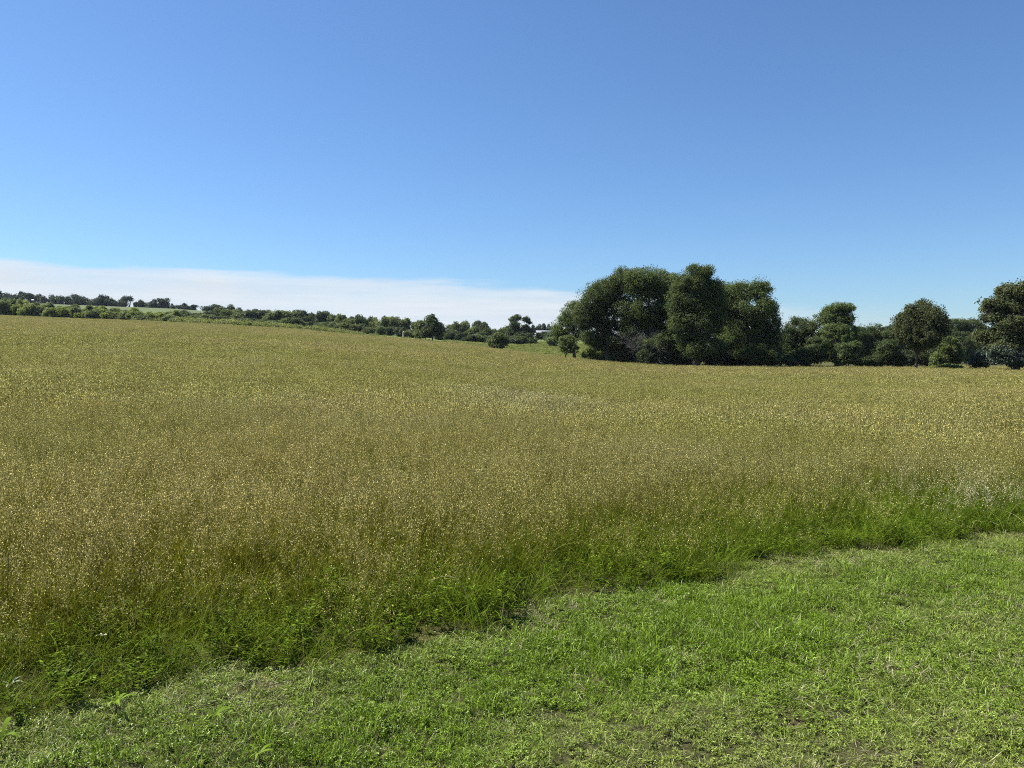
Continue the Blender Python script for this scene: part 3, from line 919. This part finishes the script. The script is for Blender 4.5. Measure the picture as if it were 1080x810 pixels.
# trees right of the grove
RIGHT = [
    ("dome_tree", "low domed tree touching the right end of the big grove", "tree", (846, 386), 101, [(843, 348, 17, 15), (855, 358, 16, 20), (832, 362, 11, 18), (846, 372, 20, 12)], 'oak_dark', {}),
    ("flat_top_tree", "flat topped tree rising above the low trees between grove and round tree", "tree", (882, 387), 98, [(878, 336, 16, 12), (891, 325, 10, 6), (879, 326, 10, 7), (878, 355, 19, 17), (895, 352, 12, 17), (882, 372, 20, 12), (889, 336, 10, 8)], 'oak', {}),
    ("low_tree", "low dark tree behind and right of the flat topped tree", "tree", (906, 386), 112, [(904, 353, 12, 10), (903, 368, 16, 15), (912, 362, 9, 12)], 'oak_dark', {}),
    ("low_tree", "low rounded tree left of the lone round tree", "tree", (929, 386), 112, [(925, 351, 12, 10), (933, 361, 15, 16), (921, 373, 16, 10), (940, 352, 10, 10), (945, 370, 12, 14)], 'oak_dark', {}),
    ("round_tree", "lone round tree with upswept twigs and bare trunk in front of the right wood", "tree", (966, 389), 86, [(968, 340, 20, 19), (957, 346, 17, 17), (980, 342, 16, 19), (968, 356, 19, 14), (975, 326, 11, 10), (961, 330, 11, 10), (953, 352, 10, 11), (983, 353, 10, 12)], 'round', dict(leaf=0.17, clump=0.48, n_per=60, trunk=0.17, flat=1.2, trunk_top=0.28, loose=0.05)),
    ("hazy_tree", "hazy greyish tree seen between round tree and right edge oak", "tree", (1018, 386), 150, [(1012, 344, 14, 9), (1026, 345, 14, 10), (1036, 352, 12, 10), (1006, 356, 14, 10), (1022, 362, 20, 14)], 'oak_dark', {}),
    ("light_shrub", "yellow green shrub right of the lone round tree", "shrub", (1004, 388), 91, [(1003, 369, 13, 10), (1012, 376, 11, 9), (993, 379, 11, 8), (1004, 360, 8, 5)], 'scrub', dict(trunk=0.06, clump=0.5, leaf=0.17, stems=3)),
    ("low_bush", "low bright green mound at the field edge beside the round tree", "bush", (1000, 389), 87, [(1000, 387, 12, 3), (990, 388, 8, 2.5), (1010, 388, 8, 2.5)], 'bright', dict(trunk=0.03, clump=0.3, leaf=0.16, stems=3, n_per=40)),
    ("edge_oak", "open crowned oak with coarse dark leaves at the right edge", "tree", (1073, 389), 78, [(1066, 308, 14, 10), (1080, 306, 14, 10), (1052, 322, 15, 10), (1074, 324, 20, 14), (1039, 321, 6, 4), (1045, 335, 11, 7), (1062, 345, 22, 13), (1042, 355, 13, 8), (1095, 330, 22, 26), (1082, 352, 20, 14), (1052, 366, 18, 7), (1108, 356, 24, 20)], 'round', dict(leaf=0.24, clump=0.66, n_per=60, flat=0.9, trunk=0.32, dens=0.95, loose=0.06)),
    ("grey_brush", "grey green brush under the left side of the right edge oak", "bush", (1040, 389), 84, [(1036, 378, 12, 9), (1048, 374, 12, 11), (1028, 383, 8, 6)], 'grey_brush', dict(trunk=0.04, stems=3, clump=0.5)),
    ("grey_brush", "grey green brush in front of the right edge oak's trunk", "bush", (1064, 389), 76, [(1060, 374, 14, 11), (1074, 379, 13, 9), (1088, 375, 14, 12)], 'grey_brush', dict(trunk=0.04, stems=3, clump=0.5)),
    ("dark_bush", "dark brush at the foot of the flat topped tree", "bush", (895, 387), 94, [(890, 374, 13, 13), (905, 380, 11, 7), (899, 366, 8, 8)], 'oak_dark', dict(trunk=0.04, stems=3, clump=0.5)),
    ("dark_bush", "dark brush between the flat topped tree and the lone round tree", "bush", (930, 387), 94, [(922, 381, 12, 7), (936, 372, 12, 15), (945, 380, 9, 8)], 'oak_dark', dict(trunk=0.04, stems=3, clump=0.5)),
    ("dark_bush", "dark brush under the domed tree", "bush", (855, 387), 95, [(848, 376, 13, 11), (862, 370, 11, 16), (834, 381, 9, 7)], 'oak_dark', dict(trunk=0.04, stems=3, clump=0.5)),
    ("dark_bush", "grey shaded brush behind the lone round tree's trunk", "bush", (962, 388), 97, [(953, 378, 12, 9), (972, 375, 13, 11), (982, 381, 9, 7)], 'shade', dict(trunk=0.04, stems=3, clump=0.5)),
]
for i, (nm, lab, cat, b, d, lobes, mt, kw) in enumerate(RIGHT):
    k = dict(leaf=0.165, clump=0.62, n_per=105, trunk=0.26)
    k.update(kw)
    lobed_tree(nm, lab, cat, b, d, lobes, mt, seed=200 + i, **k)
# wood closing the view behind the right-hand trees
for i, (px, top, w, d) in enumerate([(835, 352, 20, 165), (868, 350, 20, 170), (915, 347, 22, 172), (950, 350, 20, 168), (990, 352, 22, 175), (1020, 350, 20, 180), (1050, 350, 22, 178), (1085, 348, 24, 176), (1120, 345, 26, 178)]):
    lab = ["tree in the wood behind, showing between grove and domed tree", "tree in the wood behind the domed tree", "tree in the wood behind the low dark trees", "tree in the wood behind, just left of the lone round tree",
           "tree in the wood behind, just right of the lone round tree", "tree in the wood behind the yellow green shrub", "tree in the wood behind the right edge oak's left side", "tree in the wood hidden behind the right edge oak", "tree in the wood beyond the right edge oak"][i]
    lobed_tree("wood_tree", lab, "tree", (px, 384), d, [(px, top + 10, w * .8, 10), (px - 8, top + 20, w * .7, 14), (px + 9, top + 22, w * .7, 14)], 'oak_dark', leaf=0.42, clump=1.1, n_per=50, trunk=0.25, seed=230 + i, group="trees of the wood behind")

# ------------------------------------------------------------------ middle distance
MID = [
    ("field_tree", "tallest tree of the middle hedge, standing on its dark trunk in the field edge", "tree", (456, 360.5), 168, [(455, 338, 6.5, 7), (456, 346, 9, 8), (463, 344, 5, 5), (450, 350, 7, 6), (462, 351, 6, 6)], 'scrub_dark', dict(trunk=0.17)),
    ("light_tree", "lighter brownish green tree leaning on the tallest hedge tree's left", "tree", (444, 358), 172, [(444, 343, 6.5, 6), (446, 351, 7, 6), (441, 350, 4, 6)], 'scrub', dict(trunk=0.12)),
    ("tall_tree", "taller of two open crowned trees left of the grove", "tree", (543, 362), 215, [(541, 337, 4.5, 4), (546, 335, 4.5, 3.5), (543, 343, 6, 4.5), (545, 350, 7, 6), (538, 352, 5, 7)], 'scrub_dark', dict(trunk=0.2)),
    ("tall_tree", "shorter of two open crowned trees left of the grove", "tree", (555, 362), 217, [(555, 337.5, 4.5, 3.5), (558, 340, 3, 2.5), (554, 346, 5, 5), (556, 354, 7, 6)], 'scrub_dark', dict(trunk=0.18)),
    ("round_bush", "round bush lit at left, alone at the field edge left of the grove", "bush", (526, 367), 148, [(520, 361, 7, 6), (531, 359.5, 6, 7), (526, 355.5, 7, 5), (526, 365, 9, 3)], 'scrub', dict(trunk=0.06, stems=3)),
    ("grey_bush", "greyish bush under the two open crowned trees", "bush", (551, 362), 205, [(548, 355, 7, 6), (558, 356, 5, 5)], 'scrub_dark', dict(trunk=0.06, stems=3)),
    ("hedge_bush", "dark hedge bush just left of the grove's leftmost oak", "bush", (584, 363), 200, [(580, 356, 7, 6), (588, 354, 6, 8)], 'scrub_dark', dict(trunk=0.06, stems=3)),
    ("hedge_bush", "dark bush standing in front of the low shed", "bush", (570, 361), 215, [(568, 355, 4, 4.5), (574, 354, 5, 5)], 'scrub_dark', dict(trunk=0.06, stems=3)),
    ("hedge_bush", "small dark bush at the edge of the far pasture below the shed", "bush", (563, 362), 210, [(563, 359, 5, 3)], 'scrub_dark', dict(trunk=0.04, stems=3)),
]
for i, (nm, lab, cat, b, d, lobes, mt, kw) in enumerate(MID):
    k = dict(leaf=0.34, clump=0.7, n_per=40, trunk=0.15)
    k.update(kw)
    lobed_tree(nm, lab, cat, b, d, lobes, mt, seed=300 + i, **k)


# shared shapes for the many far shrubs and trees
def proto_crown(seed, lobes, leaf, clump, n_per, mat, flat=0.8):
    rng = np.random.default_rng(seed)
    C, Rr = [], []
    for (x, y, z, rx, rz) in lobes:
        n = max(5, int(4 * pi * rx * rz / clump ** 2 * 0.95))
        d = unit(rng.normal(0, 1, (n, 3)))
        rad = rng.uniform(0.4, 1.0, (n, 1)) ** 0.5 + rng.normal(0, 0.06, (n, 1))
        C.append(np.array([x, y, z]) + d * rad * np.array([rx, rx, rz]) * 0.85)
        Rr.append(clump * rng.uniform(0.5, 1.2, n))
    C, Rr = np.vstack(C), np.concatenate(Rr)
    ok = C[:, 2] > 0.08
    mb = MB()
    leaf_cloud(mb, C[ok], Rr[ok], n_per, leaf, rng, flat=flat)
    o = mb.build("crown", (M[mat],), link=False)
    tb = MB()
    H = max(l[2] for l in lobes)
    for (x, y, z, rx, rz) in lobes:
        tb.tube([[x * .1, y * .1, -0.03], [x * .3, y * .3, H * .35], [x, y, z]], [0.03, 0.022, 0.008], 6)
    t = tb.build("trunk", (M['bark'],), link=False)
    return o.data, t.data


def rnd_lobes(seed, kind):
    r = np.random.default_rng(seed)
    L = []
    if kind == 'tree':       # unit height, crown above a short bole
        for _ in range(5):
            L.append((r.uniform(-.32, .32), r.uniform(-.3, .3), r.uniform(.42, .78), r.uniform(.2, .32), r.uniform(.16, .26)))
        L.append((0, 0, .45, .42, .28))
        L.append((r.uniform(-.2, .2), 0, .25, .38, .22))
        L.append((r.uniform(-.25, .25), 0, .12, .3, .12))
    elif kind == 'open':
        for _ in range(5):
            L.append((r.uniform(-.36, .36), r.uniform(-.3, .3), r.uniform(.5, .82), r.uniform(.15, .24), r.uniform(.1, .18)))
    else:                    # shrub down to the ground
        for _ in range(4):
            L.append((r.uniform(-.35, .35), r.uniform(-.3, .3), r.uniform(.3, .72), r.uniform(.2, .32), r.uniform(.2, .3)))
        L.append((0, 0, .3, .45, .3))
    return L


PROTO = {}
for mt in ('scrub', 'scrub_dark', 'bright'):
    PROTO['shrub', mt] = [proto_crown(500 + i, rnd_lobes(600 + i, 'shrub'), 0.085, 0.16, 22, mt) for i in range(4)]
PROTO['tree', 'far'] = [proto_crown(520 + i, rnd_lobes(620 + i, 'tree'), 0.075, 0.15, 24, 'far') for i in range(4)]
PROTO['shrub', 'far'] = [proto_crown(560 + i, rnd_lobes(700 + i, 'shrub'), 0.075, 0.15, 26, 'far') for i in range(4)]
PROTO['open', 'far'] = [proto_crown(530 + i, rnd_lobes(640 + i, 'open'), 0.075, 0.14, 24, 'far') for i in range(3)]
PROTO['tree', 'scrub_dark'] = [proto_crown(540 + i, rnd_lobes(660 + i, 'tree'), 0.08, 0.15, 24, 'scrub_dark') for i in range(4)]
PROTO['tree', 'scrub'] = [proto_crown(550 + i, rnd_lobes(680 + i, 'tree'), 0.08, 0.15, 24, 'scrub') for i in range(3)]
prng = np.random.default_rng(77)


def plant(name, label, cat, group, kind, mat, px, top, w, depth, sink=0.0, var=None):
    """A far tree or shrub: crown and trunk share mesh data with others of its kind."""
    x = (px - 540) / F * depth
    z = g1(x, depth)
    H = row_z(top, depth) - z
    z -= sink * H                    # trunk feet hidden in the rough growth round them
    H *= 1.0 + sink
    if H < 0.8:
        H = 0.8
    W = w / F * depth / 0.95
    lst = PROTO[kind, mat]
    c, t = lst[int(prng.integers(0, len(lst))) if var is None else var]
    root = empty(name, (x, depth, z - 0.05), label, cat, group)
    root.rotation_euler = (0, 0, prng.uniform(0, 2 * pi))
    root.scale = (W, W, H / 0.93)
    for nm, me in (("crown", c), ("trunk", t)):
        o = bpy.data.objects.new(nm, me)
        COL.objects.link(o)
        o.parent = root
    return root


ORD = ["first", "second", "third", "fourth", "fifth", "sixth", "seventh", "eighth", "ninth", "tenth", "eleventh", "twelfth", "thirteenth", "fourteenth", "fifteenth",
       "sixteenth", "seventeenth", "eighteenth", "nineteenth", "twentieth", "twenty-first", "twenty-second", "twenty-third", "twenty-fourth", "twenty-fifth",
       "twenty-sixth", "twenty-seventh", "twenty-eighth", "twenty-ninth", "thirtieth", "thirty-first", "thirty-second", "thirty-third", "thirty-fourth", "thirty-fifth", "thirty-sixth",
       "thirty-seventh", "thirty-eighth", "thirty-ninth", "fortieth", "forty-first", "forty-second", "forty-third", "forty-fourth", "forty-fifth"]
# dark row on the left skyline
RIDGE = [(4, 307, 12), (14, 309, 9), (20, 307, 11), (29, 309.5, 9), (38, 308, 12), (50, 311, 9), (59, 311, 10), (69, 310.5, 10), (77, 313, 7), (84, 311, 10), (95, 313, 9), (103, 311.5, 12),
         (110, 314, 8), (117, 312.5, 11), (124, 315, 8), (131, 316, 9), (138, 313, 10), (146, 317, 6), (152, 316.5, 7), (160, 316, 9), (173, 315, 11), (167, 320, 5), (184, 320.5, 5), (194, 320, 10), (203, 321.5, 8), (222, 320.5, 13)]
RIDGE.sort()
for i, (px, top, w) in enumerate(RIDGE):
    op = px in (138,)
    lab = "%s dark tree from the left in the skyline row" % ORD[i]
    plant("ridge_tree", lab, "tree", "dark trees on the left skyline", 'open' if op else ('tree' if i % 3 == 0 else 'shrub'), 'far', px, top, w * 1.38, 424 + prng.uniform(-8, 6), sink=0.22)
# more of that row just outside the picture
for i, px in enumerate((-12, -26, -40)):
    plant("ridge_tree", "dark skyline tree just beyond the left edge of the picture", "tree", "dark trees on the left skyline", 'shrub', 'far', px, 306, 14, 424, sink=0.22)

# light green thicket at the far edge of the field, left
prng = np.random.default_rng(78)


def where(px):
    """the landmark stretch of the hedge a column falls in"""
    for lim, txt in ((20, "at the picture's left edge"), (60, "below the white box"), (100, "under the dense skyline trees"), (150, "under the thin skyline trees"),
                     (200, "at the skyline row's right end"), (260, "right of the lone skyline tree"), (330, "behind the tallest weeds"), (418, "left of the pale post"),
                     (440, "between pale post and field tree"), (490, "right of the tall field tree"), (520, "left of the round bush"), (560, "under the open crowned trees")):
        if px < lim:
            return txt
    return "between shed and grove"


count = {}


def ordinal(key):
    count[key] = count.get(key, 0) + 1
    return ORD[count[key] - 1]


for row, (dz, dd, step) in enumerate(((3.0, 3.0, 8.0), (0.2, 10.0, 7.0))):
    for px in np.arange(-30, 188, step):
        px = px + prng.uniform(-2, 2)
        ty = np.interp(px, [-30, 0, 30, 45, 90, 185], [314, 314.5, 316, 320, 322, 327.5]) + prng.uniform(-1.0, 1.6) + dz
        d = np.interp(px, UX, ED) + prng.uniform(0, 4) + dd
        light = prng.uniform() < 0.6
        w = where(px)
        lab = "%s %s thicket shrub from the left, %s row, %s" % (ordinal(("t", row, light, w)), "yellow green" if light else "mid green", ("front", "back")[row], w)
        plant("thicket_shrub", lab, "shrub", "light green thicket along the field's far left edge", 'shrub', 'bright' if light else 'scrub', px, ty, prng.uniform(11, 16), d)

# hedge line of bushes and small trees, middle
for row, step in ((0, 7.0), (1, 8.5)):
    for px in np.arange(184, 590, step):
        px = px + prng.uniform(-2.5, 2.5)
        if 516 < px < 536 and row == 0 or 558 < px < 584 or 447 < px < 464 and row == 0:
            continue
        yb = np.interp(px, UX, NY)
        ht = (np.interp(px, [184, 230, 330, 420, 590], [8, 11, 15, 16, 15]) if row else np.interp(px, [184, 330, 590], [6, 8, 9])) * prng.uniform(0.75, 1.2)
        d = np.interp(px, UX, ND) - (prng.uniform(14, 24) if row == 0 else prng.uniform(0, 8))
        dark = prng.uniform() < (0.35 if row == 0 else 0.45)
        w = where(px)
        lab = "%s %s hedge bush from the left, %s row, %s" % (ordinal(("h", row, dark, w)), "dark green" if dark else "mid green", ("front", "back")[row], w)
        plant("hedge_bush", lab, "bush", "hedge bushes along the field's far edge", 'shrub', 'scrub_dark' if dark else 'scrub', px, yb - ht, prng.uniform(12, 18), d)
for i, px in enumerate(np.arange(232, 585, 9.0)):
    px = px + prng.uniform(-3, 3)
    if 560 < px < 582:
        continue
    ty = np.interp(px, [200, 240, 262, 300, 320, 360, 400, 440, 480, 500, 520, 560, 590], [327, 322.5, 325, 328.5, 328, 332, 334, 338, 341, 338, 343, 346, 346]) + prng.uniform(-1.2, 2.2)
    d = prng.uniform(262, 330)
    dark = prng.uniform() < 0.65
    w = where(px)
    lab = "%s %s tree from the left above the hedge, %s" % (ordinal(("r", dark, w)), "dark green" if dark else "mid green", w)
    plant("hedge_tree", lab, "tree", "trees showing above the hedge", 'tree', 'scrub_dark' if dark else 'scrub', px, ty, prng.uniform(11, 16), d)
# far trees over the hedge on the right of the gap
for i, (px, top, w) in enumerate([(562, 343, 6), (568, 342, 7), (574, 341.5, 7), (580, 342, 7), (586, 343, 8)]):
    plant("far_tree", "%s from the left of the far trees above the shed" % ORD[i], "tree", "far trees above the shed", 'tree', 'far', px, top, w, 400)

# tall light weeds along the field edge between thicket and hedge (nobody could count them)
wrng = np.random.default_rng(90)


def weed_proto(seed):
    r = np.random.default_rng(seed)
    mb = MB()
    n = 9
    C = np.stack([r.uniform(-.5, .5, n), r.uniform(-.5, .5, n), r.uniform(.15, .95, n)], -1)
    leaf_cloud(mb, C, np.full(n, .3), 26, 0.2, r, flat=1.2)
    return mb.build("weed_clump", (M['weed'],), link=False)


wp = [weed_proto(i) for i in range(3)]
n = 900
u = wrng.uniform(140, 520, n)
dd = np.interp(u, UX, ED) + wrng.uniform(1.5, 14, n)
keep = wrng.uniform(0, 1, n) < np.interp(u, [140, 180, 330, 400, 470, 520], [0.5, 1, 1, 0.35, 0.25, 0.25])
u, dd = u[keep], dd[keep]
x = (u - 540) / F * dd
hs = np.interp(u, [140, 180, 250, 350, 400, 520], [1.0, 1.3, 1.35, 1.1, 0.7, 0.6]) * wrng.uniform(0.7, 1.25, len(u))
scatter("tall_weeds", "pale green tall weeds along the far edge of the field", "weeds", wp, np.stack([x, dd, zg(x, dd) - .05], -1),
        np.stack([x * 0, x * 0, wrng.uniform(0, 6.3, len(u))], -1), np.stack([hs * 1.1, hs * 1.1, hs], -1), wrng.integers(0, 3, len(u)), dict(dry=x * 0))

n = 5200
u = wrng.uniform(470, 690, n)
e0 = np.interp(u, UX, ED)
dd = e0 + 1.0 + wrng.uniform(0, 1, n) ** 1.3 * (np.interp(u, UX, ND) + 40 - e0)
x = (u - 540) / F * dd
hs = wrng.uniform(0.28, 0.5, n)
scatter("pasture_grass", "rough green pasture grass beyond the field's far edge, left of the grove", "grass", wp, np.stack([x, dd, zg(x, dd) - .05], -1),
        np.stack([x * 0, x * 0, wrng.uniform(0, 6.3, n)], -1), np.stack([hs * 2.6, hs * 2.6, hs], -1), wrng.integers(0, 3, n), dict(dry=x * 0))

# ------------------------------------------------------------------ shed, post, marker
def shed():
    d = 345.0
    x = (573.5 - 540) / F * d
    z = g1(x, d)
    root = empty("shed", (x, d, z), "low shed with pale metal roof, far off between hedge and grove", "shed")
    k = d / F
    W, Dp, H = 15 * k, 4.5, row_z(351, d) - z
    mb = MB()
    t = 0.12
    mb.box((0, Dp / 2, H / 2), (W, t, H))
    mb.box((-W / 2 + t / 2, 0, H / 2), (t, Dp - t - .02, H))
    mb.box((W / 2 - t / 2, 0, H / 2), (t, Dp - t - .02, H))
    mb.box((-W * .3, -Dp / 2, H / 2), (W * .4, t, H))
    mb.box((W * .35, -Dp / 2, H / 2), (W * .3, t, H))
    mb.box((W * .05, -Dp / 2, H * .92), (W * .298, t, H * .16))
    mb.build("wall", (M['shed_wall'],), root)
    rb = MB()
    ov = .35
    e = row_z(349.2, d) - z
    for s in (-1, 1):
        V = np.array([[-W / 2 - ov, s * (Dp / 2 + ov), H + .02], [W / 2 + ov, s * (Dp / 2 + ov), H + .02], [W / 2 + ov, 0, e + .3], [-W / 2 - ov, 0, e + .3]])
        V = np.vstack([V, V - [0, 0, .09]])
        rb.add(V, [[0, 1, 2, 3], [7, 6, 5, 4], [0, 4, 5, 1], [1, 5, 6, 2], [3, 2, 6, 7], [0, 3, 7, 4]])
    rb.build("roof", (M['metal_roof'],), root)
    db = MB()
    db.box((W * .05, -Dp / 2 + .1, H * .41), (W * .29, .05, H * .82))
    db.build("doorway_shade", (M['dark'],), root)  # panel across the open doorway, inside shade put into its colour


shed()
d = 183.0
x = (425.5 - 540) / F * d
z = g1(x, d)
mb = MB()
mb.tube([[0, 0, -.3], [0, 0, 1.0], [0.03, 0, 1.95]], [.17, .16, .15], 10)
o = mb.build("fence_post", (M['post'],), smooth=False)
o.location = (x, d, z)
tag(o, "pale weathered post standing alone in front of the hedge", "post")
d = 216.0
x = (36.5 - 540) / F * d
z = g1(x, d)
H = row_z(317, d) - z
root = empty("marker", (x, d, z), "small white box on a pole poking above the light green thicket", "marker")
mb = MB()
mb.tube([[0, 0, -.2], [0, 0, H * .5], [0, 0, H - .22]], [.05, .05, .05], 8)
mb.build("pole", (M['post'],), root)
mb = MB()
mb.box((0, 0, H), (.5, .4, .3))
mb.add([[-.3, -.25, H + .153], [.3, -.25, H + .153], [.3, .25, H + .153], [-.3, .25, H + .153], [-.3, 0, H + .27], [.3, 0, H + .27]], [[0, 1, 5, 4], [2, 3, 4, 5]])
mb.add([[-.3, -.25, H + .153], [-.3, .25, H + .153], [-.3, 0, H + .27], [.3, -.25, H + .153], [.3, .25, H + .153], [.3, 0, H + .27]], [[1, 0, 2], [3, 4, 5]])
mb.build("box", (M['white'],), root)


# ------------------------------------------------------------------ near details
def straw(px, py, h, bendx, bendy, r, label, name="straw_stem", mat='straw', h0=0.0, lean=0.0):
    x, y = px_ground(px, py)
    mb = MB()
    t = np.linspace(0, 1, 9)
    if mat == "stalk":
        h, r = h * 0.8, r * 0.7
    pts = np.stack([bendx * t ** 2.2 + lean * t, bendy * t ** 2.2, h * np.sin(t * pi * 0.62) / sin(pi * .62) if abs(bendx) > .15 else h * t], -1)
    mb.tube(pts, np.interp(t, [0, 1], [r, r * .5]), 5)
    o = mb.build(name, (M[mat],))
    o.location = (x, y, g1(x, y) + h0)
    return tag(o, label, "grass stem" if mat == 'straw' else "stalk")


for a in [(495, 655, .26, -.22, -.05, .0015, "pale bent straw arching left over the dark edge of the meadow"),
          (232, 668, .34, .05, 0, .0012, "upright pale straw in the left meadow front"),
          (215, 672, .32, -.06, 0, .0012, "upright pale straw left of another in the meadow front"),
          (528, 672, .20, .02, 0, .0012, "short straight pale straw standing at the mown edge, middle")]:
    straw(*a)
for a in [(14, 668, .62, .02, 0, .004, "dark dead stalk at the far left edge of the meadow"),
          (150, 660, .55, .03, 0, .0035, "dark dead stalk in the left meadow, left of a pair"),
          (146, 640, .55, -.02, 0, .0035, "dark dead stalk of the pair in the left meadow"),
          (316, 640, .6, .02, 0, .0035, "dark dead stalk standing in the left centre meadow"),
          (105, 650, .5, .06, 0, .003, "dark dead stalk leaning right in the left meadow")]:
    straw(*a, name="dead_stalk", mat='stalk')


def leafy_weed(px, py, label, mat, n, L, w, h0, seed, up=0.5):
    rng = np.random.default_rng(seed)
    x, y = px_ground(px, py)
    root = empty("weed_plant", (x, y, g1(x, y)), label, "weed")
    mb = MB()
    for i in range(n):
        a = 2 * pi * i / n + rng.uniform(-.4, .4)
        t = np.linspace(0, 1, 7)
        ll = L * rng.uniform(.7, 1.2)
        rad = ll * t
        zz = h0 + ll * (up * t - 0.75 * up * t ** 2) + 0.01
        pts = np.stack([np.cos(a) * rad, np.sin(a) * rad, zz], -1)[None]
        ww = (w * np.interp(t, [0, .15, .5, .85, 1], [.25, .6, 1, .6, .05]))[None]
        mb.ribbons(pts, ww, np.array([[-sin(a), cos(a), 0.25]]))
    o = mb.build("leaf_rosette", (M[mat],), root, smooth=True)
    sb = MB()
    sb.tube([[0, 0, -.01], [0.004, 0, h0 * .6 + .004], [0, 0, h0 + .012]], [.0022, .002, .0016], 6)
    sb.build("stem", (M['scrub'],), root)


leafy_weed(15, 742, "broad pale leaves turned up at the left edge of the meadow foot", 'paleleaf', 4, .05, .011, .07, 1, 1.3)
leafy_weed(112, 698, "small pale leaves caught by the sun in the left meadow edge", 'paleleaf', 3, .035, .010, .12, 2, 1.3)
leafy_weed(6, 798, "lime green upright leaf at the lower left corner", 'limeleaf', 4, .12, .018, .05, 3, 1.4)
leafy_weed(126, 752, "lime green weed with narrow leaves on the mown strip, left", 'limeleaf', 7, .09, .012, .03, 4, 1.2)
leafy_weed(230, 765, "spreading lime green weed on the mown strip, left of middle", 'limeleaf', 7, .08, .010, .03, 5, 1.0)
leafy_weed(275, 806, "lime green weed at the bottom edge, left of middle", 'limeleaf', 6, .07, .012, .03, 6, .9)


# ------------------------------------------------------------------ summer haze in the air
HAZE = 0.00006
mb = MB()
mb.box((0, 0, 0), (2, 2, 2))
m, nt = newmat("haze_air")
vol = nt.nodes.new("ShaderNodeVolumePrincipled")
vol.inputs["Color"].default_value = (0.70, 0.82, 1.0, 1.0)
vol.inputs["Density"].default_value = HAZE
vol.inputs["Anisotropy"].default_value = 0.2
m.cycles.volume_sampling = 'EQUIANGULAR'
on = nt.nodes.new("ShaderNodeOutputMaterial")
nt.links.new(vol.outputs[0], on.inputs["Volume"])
hz = mb.build("haze", (m,))
hz.scale = (1620, 1620, 26)
hz.location = (0, 0, 20)
hz["kind"] = "stuff"
hz["label"] = "thin blue summer haze over the fields and far trees"
hz["category"] = "haze"
S.cycles.volume_bounces = 0
